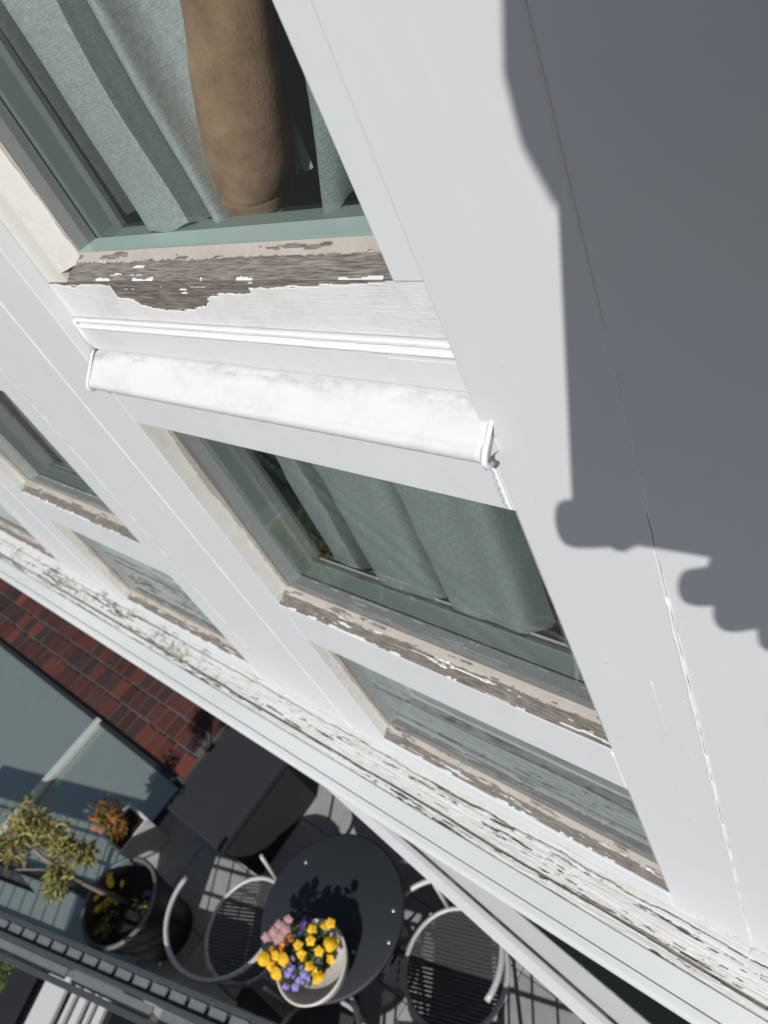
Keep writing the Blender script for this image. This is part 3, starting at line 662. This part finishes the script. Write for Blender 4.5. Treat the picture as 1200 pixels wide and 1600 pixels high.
# ------------------------------------------------------------------ lower roof edge under the sill
eo = empty('glass_canopy', (-1.33, -.10, -2.2)); tag(eo, 'dark glass canopy with a white beam slanting out under the white sill, lower right', 'canopy')
ang = math.atan2(-.118, .94)
eo.rotation_euler = (0, 0, ang)
MB().prism([(-.045, .0), (-.045, -.028), (.0, -.03), (.0, .0)], -2.2, 2.4).build('beam', M['paint_clean'], eo, bevel=.004)
MB().prism([(-.043, .0015), (-.020, .010), (-.004, .010), (.0, .0015)], -2.2, 2.4).build('beam_cap', M['paint_clean'], eo, bevel=.003)
MB().box(-2.2, 2.4, .054, 1.0, -.018, -.006).build('roof_pane', M['green_glass'], eo)
MB().box(-2.2, 2.4, .0015, .052, -.020, -.001).build('inner_rail', M['paint_clean'], eo, bevel=.003)
MB().box(2.3, 2.38, -.04, .0, -1.6, -.031).build('post', M['paint_clean'], eo)

# ------------------------------------------------------------------ terrace
ZF = -3.8
def edge_y(x): return -1.36 + (x + 3.44) * .40 / 1.31 - .02
ex_ = [(-9, .62), (-9, edge_y(-9)), (1.5, edge_y(1.5)), (1.5, .62)]
tag(MB().poly([(x, y, z) for z in (ZF - .25, ZF - .012) for x, y in ex_], [(3, 2, 1, 0), (4, 5, 6, 7), (0, 1, 5, 4), (1, 2, 6, 5), (2, 3, 7, 6), (3, 0, 4, 7)]).build('terrace_slab', M['joint']), kind='structure')
ft = MB().box(-.198, .198, -.198, .198, -.010, 0).mesh('floor_tile'); ft.materials.append(M['tile'])
tf = tag(empty('terrace_floor', (0, 0, ZF)), kind='structure')
for i in range(13):
    for j in range(6):
        x = -3.58 + .4 * i; y = -1.5 + .4 * j
        if y > .55 or y - .2 < edge_y(x - .2) - .12: continue
        o = place('floor_tile', ft, tf, bevel=.003); o.location = (x, y, 0)
# brick paving beside the glass roof
bp = tag(empty('brick_paving', (0, 0, ZF)), kind='structure')
tag(MB().box(-9, -3.84, -.33, .62, 0, .02).build('mortar_bed', M['mortar'], bp))
bm = [MB().box(-.0555, .0555, -.070, .070, 0, .009).mesh('brick') for _ in range(4)]
for i, me in enumerate(bm): me.materials.append(M['brick%d' % i])
for r in range(5):
    for i in range(40):
        o = place('brick', bm[random.choice((0, 0, 1, 1, 1, 3, 2) if r < 1 else (1, 3, 3, 1, 3, 3, 0, 2))], bp, bevel=.006)
        o.location = (-3.905 - .127 * i - (.06 if r % 2 else 0), -.252 + .156 * r, .020 + random.uniform(-.003, .004)); o.rotation_euler = (random.gauss(0, .012), random.gauss(0, .015), random.gauss(0, .02))
MB().box(-9, -3.84, -.345, -.331, 0, .028).build('edging', M['mortar'], bp)
# glass roof panels with bars
gr = empty('glass_rooflight', (-4.9, -.85, ZF)); tag(gr, 'teal frosted glass rooflight with dark frame and silver bar beside the brick strip', 'rooflight')
MB().box(-2.9, 1.07, -.52, .462, .0, .016).build('glass_panel', M['roof_glass'], gr)
MB().box(-2.0, 1.02, .4625, .502, .0, .05).build('frame_rail', M['dark_frame'], gr, bevel=.006)
MB().box(-.03, .03, -.9, .50, .0165, .06).build('roof_bar', M['roof_bar'], gr, bevel=.006)
a = Vector((1.31, .40, 0)).normalized(); n_ = Vector((-a.y, a.x, 0))
c0 = Vector((-4.45, -1.33, ZF)) - Vector((-4.9, -.85, ZF))
MB().obox(c0 + Vector((0, 0, .03)), a * 1.1, n_ * .03, Vector((0, 0, .03))).build('frame_rail', M['dark_frame'], gr, bevel=.006)
MB().obox(c0 - n_ * .2 + Vector((.2, 0, .006)), a * 1.0, n_ * .16, Vector((0, 0, .008))).build('glass_panel', M['roof_glass'], gr)

# storage box
sb = empty('storage_box', (-3.12, -.22, ZF)); tag(sb, 'charcoal storage box on the terrace between brick strip and round table', 'storage box')
MB().box(-.235, .235, -.265, .265, .0, .40).build('body', M['charcoal'], sb, bevel=.006)
MB().box(-.255, .255, -.285, .285, .402, .45).build('lid', M['charcoal'], sb, bevel=.008)

# bistro table
TC = Vector((-1.933, -.40, ZF)); TH = .72
tb2 = empty('bistro_table', TC); tag(tb2, 'round dark grey metal bistro table holding the white bowl of flowers', 'table')
MB().lathe([(.0, TH), (.325, TH), (.333, TH - .003), (.336, TH - .009), (.333, TH - .022), (.322, TH - .024), (.0, TH - .022)], n=96).build('table_top', M['table_metal'], tb2)
for aa in (25, 145, 265):
    c, s_ = math.cos(math.radians(aa)), math.sin(math.radians(aa))
    MB().tube([(.03 * c, .03 * s_, TH - .03), (.05 * c, .05 * s_, .45), (.12 * c, .12 * s_, .25), (.28 * c, .28 * s_, .0)], .011, 10).build('leg', M['table_metal'], tb2)
MB().tube([(.12 * math.cos(2 * PI * k / 24), .12 * math.sin(2 * PI * k / 24), .25) for k in range(24)], .007, 8, closed=True).build('stretcher_ring', M['table_metal'], tb2)
for dx, dy in ((.245, .155), (.30, .05), (.19, -.06), (-.25, .1)):
    MB().lathe([(0, TH + .003), (.006, TH + .002), (.008, TH + .0003)], (dx, dy, 0), 16).build('screw', M['screw'], tb2)

# flower bowl
BC = Vector((-1.815, -.580, ZF + TH))
fb = empty('flower_bowl', BC); tag(fb, 'white oval bowl of yellow and violet pansies on the round dark table', 'flower bowl')
bw = MB().lathe([(.0, .003), (.08, .002), (.110, .02), (.140, .06), (.152, .10), (.156, .115), (.151, .120), (.145, .114), (.136, .085), (.11, .062), (.0, .055)], n=64)
bw.build('bowl', M['bowl_white'], fb)
MB().lathe([(.0, .085), (.05, .083), (.085, .066), (.092, .058)], (-.045, .012, 0), n=32).build('soil', M['soil'], fb)
def petal_disc(rad, n, dome=.35, lobes=5, depth=.18):
    mb = MB(); pts = [(0, 0, dome * rad)]; 
    for ring in (0.5, 1.0):
        for k in range(n):
            a = 2 * PI * k / n; r = rad * ring * (1 - depth * (.5 - .5 * math.cos(lobes * a)) * ring); pts.append((r * math.cos(a), r * math.sin(a), dome * rad * (1 - ring ** 2 * 1.3)))
    fs = [(0, 1 + k, 1 + (k + 1) % n) for k in range(n)] + [(1 + k, 1 + n + k, 1 + n + (k + 1) % n, 1 + (k + 1) % n) for k in range(n)]
    return mb.poly(pts, fs, True)
fl_m = {}
for nm, rad, mt in (('y', .022, 'petal_yellow'), ('Y', .028, 'petal_yellow'), ('v', .018, 'petal_violet'), ('o', .019, 'petal_orange'), ('p', .022, 'petal_pink'), ('d', .022, 'petal_purple')):
    me = petal_disc(rad, 20, .30 if nm != 'Y' else .6, 5, .25 if nm != 'Y' else .05).mesh('flower'); me.materials.append(M[mt]); fl_m[nm] = me
core = petal_disc(.0055, 8, .5, 1, 0).mesh('flower_eye'); core.materials.append(M['petal_core'])
# leaf mass
def leaf_mesh(items, size, mat_name, name, parent, aspect=.42):
    mb = MB()
    for p, nrm, s_ in items:
        nrm = Vector(nrm).normalized(); t = nrm.orthogonal().normalized(); t.rotate(Matrix.Rotation(random.uniform(0, 2 * PI), 3, nrm)); b_ = nrm.cross(t)
        L_ = size * s_; w = L_ * aspect; p = Vector(p)
        mb.poly([p, p + t * L_ * .5 + b_ * w * .5 + nrm * L_ * .06, p + t * L_ - nrm * L_ * .1, p + t * L_ * .5 - b_ * w * .5 + nrm * L_ * .06], [(0, 1, 2), (0, 2, 3)])
    return mb.build(name, M[mat_name], parent)
random.seed(3)
it = []
for i in range(520):
    a = random.uniform(0, 2 * PI); r = .105 * math.sqrt(random.random()) ; it.append(((r * math.cos(a) - .035, r * math.sin(a) + .01, .08 + random.random() * .085), (random.gauss(0, .5), random.gauss(0, .5), 1), random.uniform(.6, 1.4)))
tag(leaf_mesh(it, .026, 'leaf_green', 'leaves', fb), kind='stuff')
# bouquet: kind of bloom and its place in the bowl (metres from the centre of the bowl's foot)
FL = [('Y', -0.1559, -0.1045, 0.1672), ('Y', -0.0770, -0.1137, 0.1584), ('Y', -0.0738, -0.0596, 0.1760), ('y', -0.1224, -0.0679, 0.1584), ('y', -0.1170, -0.1042, 0.1496),
      ('y', -0.1567, -0.0645, 0.1496), ('y', -0.0188, -0.0021, 0.1672), ('y', -0.0233, -0.0043, 0.1408), ('y', -0.0532, 0.0141, 0.1672), ('y', -0.0136, 0.0564, 0.1760),
      ('y', -0.0332, 0.0903, 0.1760), ('y', 0.0495, 0.0469, 0.1848), ('Y', 0.0613, 0.0913, 0.1672), ('y', 0.0630, 0.1062, 0.1496), ('y', 0.0199, 0.1490, 0.1760),
      ('y', -0.0076, 0.1335, 0.1584), ('y', 0.0348, -0.0133, 0.1584), ('y', 0.0557, -0.0182, 0.1496), ('y', 0.0777, -0.0326, 0.1408), ('y', 0.0896, -0.0151, 0.1496),
      ('y', 0.0853, 0.0492, 0.1408), ('o', -0.1161, -0.0130, 0.1584), ('o', -0.1229, -0.0331, 0.1496), ('o', -0.1159, 0.0091, 0.1496), ('v', -0.0540, -0.0391, 0.1496),
      ('v', -0.0319, -0.0622, 0.1496), ('v', -0.0444, -0.0881, 0.1408), ('v', 0.0083, -0.0399, 0.1496), ('v', 0.0353, -0.0616, 0.1320), ('v', 0.0192, -0.0742, 0.1408),
      ('v', 0.0030, -0.1048, 0.1144), ('v', 0.0426, -0.0468, 0.1408), ('v', 0.0383, 0.0151, 0.1408), ('v', -0.0722, -0.0633, 0.1408), ('v', 0.0291, -0.0477, 0.1584),
      ('v', -0.0192, -0.0724, 0.1320), ('v', -0.0370, -0.1300, 0.1056), ('p', -0.1538, 0.0599, 0.1760), ('p', -0.1761, 0.0244, 0.1760), ('p', -0.1795, -0.0053, 0.1760),
      ('p', -0.2010, -0.0399, 0.1672), ('p', -0.1446, 0.0022, 0.1672), ('p', -0.1642, -0.0200, 0.1496), ('p', -0.1377, 0.0307, 0.1760), ('p', -0.1950, -0.0220, 0.1496),
      ('d', -0.0941, 0.0825, 0.1496), ('d', -0.0971, 0.1005, 0.1408), ('d', -0.0983, 0.0613, 0.1320)]
for nm, px, py, z in FL:
    p = Vector((px, py, z))
    o = place('flower', fl_m[nm], fb); o.location = p
    v = Vector((.27, .03, .42)) + Vector((.25, -.35, .6)) + Vector((random.gauss(0, .3), random.gauss(0, .3), 0)); o.rotation_euler = v.to_track_quat('Z', 'Y').to_euler()
    if nm in 'yo':
        c_ = place('flower_eye', core, o); c_.location = (0, 0, .0055)
    MB().tube([(p.x * .6, p.y * .6, .09), tuple(p + Vector((0, 0, -.004)))], .0016, 5).build('stem', M['leaf_green'], fb)

# chairs: round tube arm, mesh seat, four legs
def make_chair():
    r = empty('garden_chair', (0, 0, 0)); R = .275; H = .66
    pts = []
    for i in range(41):
        a = math.radians(-205 + 230 * i / 40 + 87.5); pts.append((R * math.cos(a), R * math.sin(a) * 1.02, H + .03 * math.sin(a) * -1))
    mb = MB().tube(pts, .0120, 12); mb.build('arm_tube', M['chair_metal'], r)
    MB().tube([(.235 * math.cos(2 * PI * k / 40) , .225 * math.sin(2 * PI * k / 40), .42) for k in range(40)], .011, 10, closed=True).build('seat_ring', M['chair_metal'], r)
    for k in range(27):                                       # slats of the seat
        x = -.208 + .016 * k; hw = .222 * math.sqrt(max(0, 1 - (x / .235) ** 2))
        MB().box(x - .0060, x + .0060, -hw, hw, .418, .423).build('seat_slat', M['chair_mesh'], r)
    for sx in (-1, 1):
        for sy in (-1, 1):
            MB().tube([(sx * .18, sy * .16, .42), (sx * .215, sy * .20, .2), (sx * .24, sy * .235, 0)], .0095, 8).build('leg', M['chair_metal'], r)
    for sx in (-1, 1):
        MB().tube([(sx * R * .97, .10, H - .02), (sx * .225, .09, .42)], .009, 8).build('arm_post', M['chair_metal'], r)
    return r
ch1 = make_chair(); G = 'round-armed chairs about the bistro table'
# open side of the arm faces local +y
def setc(o, x, y, rz, lab): o.location = (x, y, ZF); o.rotation_euler = (0, 0, rz); tag(o, lab, 'chair', G)
c2_ = copy_tree(ch1); c3_ = copy_tree(ch1)
setc(ch1, -2.45, -.68, math.radians(-65), 'round-armed chair left of the table, next to the potted tree')
setc(c2_, -1.47, -.27, math.radians(110), 'round-armed slatted chair right of the table under the white beam')
setc(c3_, -1.78, -.86, math.radians(5), 'round-armed chair on the railing side below the flower bowl')

# pots
def pot(o_name, loc_, R, H, lab, cat):
    o = empty(o_name, loc_); tag(o, lab, cat)
    MB().lathe([(.0, .0), (R * .72, .0), (R * .80, H * .3), (R * .97, H * .9), (R, H * .92), (R, H), (R * .93, H), (R * .90, H * .86), (0, H * .86)], n=48).build('pot', M['pot_black'], o)
    MB().tube([(R * .975 * math.cos(2 * PI * k / 48), R * .975 * math.sin(2 * PI * k / 48), H) for k in range(48)], .013, 8, closed=True).build('pot_rim', M['pot_rim'], o)
    MB().lathe([(0, H * .87), (R * .5, H * .88), (R * .895, H * .862)], n=32).build('soil', M['soil'], o); return o
random.seed(11)
pt = pot('potted_tree', (-3.21, -.99, ZF), .225, .45, 'small olive tree with yellow green leaves in a round black pot by the railing', 'potted tree')
def crown_cluster(parent, centres, n, size, mats, name='crown'):
    for mi, mt in enumerate(mats):
        it = []
        for i in range(n // len(mats)):
            c, R = random.choice(centres); d_ = Vector((random.gauss(0, 1), random.gauss(0, 1), random.gauss(0, 1))).normalized() * R * random.random() ** .5
            it.append((Vector(c) + d_, (random.gauss(0, .7), random.gauss(0, .7), random.gauss(.5, .6)), random.uniform(.6, 1.5)))
        tag(leaf_mesh(it, size, mt, name, parent, .30), kind='stuff')
MB().tube([(.0, .02, .38), (.0, .0, .60), (-.01, -.01, .80), (-.04, -.01, .98), (-.10, .0, 1.12)], [.016, .015, .013, .011, .006], 8).build('trunk', M['bark'], pt)
for e in ((-.15, .06, 1.18), (.06, .10, 1.08), (-.10, -.12, 1.05), (.10, .02, 1.12), (-.2, .0, 1.02)):
    MB().tube([(-.02, -.01, .88), (e[0] * .5, e[1] * .5, .98), e], [.008, .006, .003], 6).build('branch', M['bark'], pt)
crown_cluster(pt, [((-.12, .08, 1.18), .10), ((.02, .10, 1.12), .09), ((-.16, -.04, 1.10), .09), ((-.22, .03, 1.05), .07), ((.10, .10, 1.06), .06), ((.06, -.02, .96), .06), ((-.02, -.10, .84), .045), ((.10, .12, .95), .05)], 1500, .045, ['leaf_olive', 'leaf_olive', 'leaf_olive', 'leaf_lime', 'leaf_olive', 'leaf_gold'])
crown_cluster(pt, [((-.06, -.06, .42), .06), ((.0, -.14, .40), .06), ((.13, .06, .41), .05)], 260, .035, ['leaf_green', 'leaf_olive'], 'underplanting')
for k in range(16):
    o = place('flower', fl_m['y' if k < 13 else 'd'], pt)
    o.location = (random.gauss(-.07, .045), random.gauss(-.02, .05), .44 + random.random() * .04) if k < 13 else (.13 + random.gauss(0, .02), .12, .44); o.rotation_euler = (random.gauss(0, .3), random.gauss(0, .3), 0)
sp = empty('potted_shrub', (-3.74, -.74, ZF)); tag(sp, 'rust and green shrub in a small white square planter beside the storage box', 'potted shrub')
MB().prism([(-.10, .0), (-.12, .26), (-.105, .26), (-.095, .22), (.095, .22), (.105, .26), (.12, .26), (.10, .0)], -.11, .11).build('planter', M['planter_white'], sp, bevel=.003)
MB().box(-.11, -.10, -.105, .105, .22, .26).build('planter_side', M['planter_white'], sp); MB().box(.10, .11, -.105, .105, .22, .26).build('planter_side', M['planter_white'], sp)
MB().box(-.099, .099, -.094, .094, .215, .235).build('soil', M['soil'], sp)
MB().tube([(0, 0, .22), (-.01, .01, .34), (-.02, .0, .46)], [.008, .007, .004], 6).build('stem', M['bark'], sp)
crown_cluster(sp, [((-.03, .02, .42), .085), ((-.08, -.03, .36), .06), ((.04, -.02, .34), .05)], 420, .045, ['leaf_rust', 'leaf_green', 'leaf_rust'])
crown_cluster(sp, [((-.09, -.05, .34), .05)], 60, .04, ['petal_orange'], 'blossom')

# railing along the terrace edge, running obliquely
ra = Vector((1.31, .40, 0)).normalized(); rn = Vector((-ra.y, ra.x, 0)); R0 = Vector((-3.44, -1.36, 0))
rl = empty('railing', (R0.x, R0.y, ZF)); tag(rl, 'dark grey metal railing with slatted top running across the terrace edge, lower left', 'railing')
def rbox(nm, s0, s1, off, w, z0, z1, mat, bev=.003):
    return MB().obox(ra * (s0 + s1) / 2 + rn * off + Vector((0, 0, (z0 + z1) / 2)), ra * (s1 - s0) / 2, rn * w, Vector((0, 0, (z1 - z0) / 2))).build(nm, M[mat], rl, bevel=bev)
TR = .80
rbox('top_rail', -1.6, 3.5, .030, .012, TR - .03, TR, 'rail_metal'); rbox('top_rail', -1.6, 3.5, -.045, .012, TR - .03, TR, 'rail_metal'); rbox('top_rail', -1.6, 3.5, -.125, .014, TR - .04, TR - .01, 'rail_metal')
s_ = -1.6
while s_ < 3.4:
    rbox('rail_slat', s_ + .012, s_ + .098, -.005, .018, TR - .025, TR - .015, 'rail_slat', 0)
    s_ += .11
for i in range(9): rbox('rail_plate', -1.6 + i * .55, -1.6 + i * .55 + .50, -.085, .022, TR - .035, TR - .025, 'rail_slat', 0)
for i in range(45):
    s_ = -1.6 + i * .112; MB().tube([ra * s_ + rn * .03 + Vector((0, 0, .05)), ra * s_ + rn * .03 + Vector((0, 0, TR - .03))], .006, 6).build('baluster', M['rail_metal'], rl)
for s_ in (-1.5, -.2, 1.1, 2.4): rbox('post', s_, s_ + .03, -.045, .015, 0, TR - .035, 'rail_metal')
rbox('slat_gap_blocker', -1.6, 3.5, -.007, .040, TR - .040, TR - .034, 'rail_metal', 0)  # added plate, stops sun dots through the slats in the rail's shadow
rbox('bottom_rail', -1.6, 3.5, .03, .012, .04, .07, 'rail_metal')
for z in (.30, .43, .56, .68): rbox('mid_rail', -1.6, 3.5, .03, .005, z, z + .012, 'rail_metal', 0)
BLOCKERS = [(-.35, .18, .05, .36), (.19, .41, .05, .765), (.415, .97, .05, .38), (.975, 1.80, .05, .765), (1.84, 2.02, .05, .17), (2.06, 2.36, .05, .765), (2.40, 3.3, .56, .765)]  # added sun blockers, gaps shaped to leave lit patches on the floor
for p in BLOCKERS: rbox('sun_blocker', p[0], p[1], .012, .003, p[2], p[3], 'blocker_dark', 0)

# lower garden: white steps, shrub, ground
ZG = -5.6
tag(MB().poly([(-400, -400, ZG), (400, -400, ZG), (400, 400, ZG), (-400, 400, ZG)], [(0, 1, 2, 3)]).build('ground', M['ground']), kind='structure')
st = empty('garden_steps', (-4.62, -2.02, ZG)); tag(st, 'white garden steps with dark gaps below the railing, bottom left corner', 'steps')
ux = Vector((.94, .35, 0)).normalized(); uy = Vector((-.35, .94, 0)).normalized()
for i, (s0, w, dz) in enumerate(((-.10, .115, .62), (.045, .018, .58), (.105, .035, .54), (.165, .015, .50), (.22, .035, .46))):
    MB().obox(ux * s0 * 1.15 + Vector((0, 0, dz - .02)), ux * w, uy * .22, (0, 0, .02)).build('tread', M['white_stone'], st, bevel=.004)
MB().obox(ux * .03 + Vector((0, 0, .21)), ux * .30, uy * .21, (0, 0, .20)).build('step_base', M['dark_frame'], st)
gb = empty('dark_bin', (-5.05, -2.17, ZG)); tag(gb, 'black flat-topped bin left of the white steps, bottom left corner', 'bin')
MB().obox(Vector((0, 0, .30)), ux * .13, uy * .24, (0, 0, .30)).build('body', M['bin_black'], gb, bevel=.02)
MB().obox(Vector((0, 0, .62)), ux * .14, uy * .25, (0, 0, .015)).build('lid', M['bin_black'], gb, bevel=.01)
random.seed(5)
def bush(name, c, R, n, size, mats, lab, cat):
    o = empty(name, c); tag(o, lab, cat)
    MB().tube([(0, 0, 0), (.02, 0, R)], [.02, .01], 6).build('stem', M['bark'], o)
    cs = [((random.uniform(-R, R) * .6, random.uniform(-R, R) * .6, R * .4 + random.random() * R), R * .5) for _ in range(9)]
    crown_cluster(o, cs, n, size, mats, 'foliage')
bush('shrub', (-5.55, -2.28, ZG), .36, 2600, .05, ['leaf_lime', 'leaf_lime', 'leaf_green'], 'bright lime green shrub left of the black bin, bottom left corner', 'shrub')
bush('leafy_plant', (-3.05, -1.47, ZF - .55), .17, 420, .06, ['leaf_green', 'leaf_dark_red', 'leaf_lime'], 'green and dark red leafy plant outside the railing, right of the white steps', 'plant')
o = place('flower', fl_m['d'], [k for k in C.objects if k.name.startswith('leafy_plant')][0]); o.location = (.02, .0, .3)
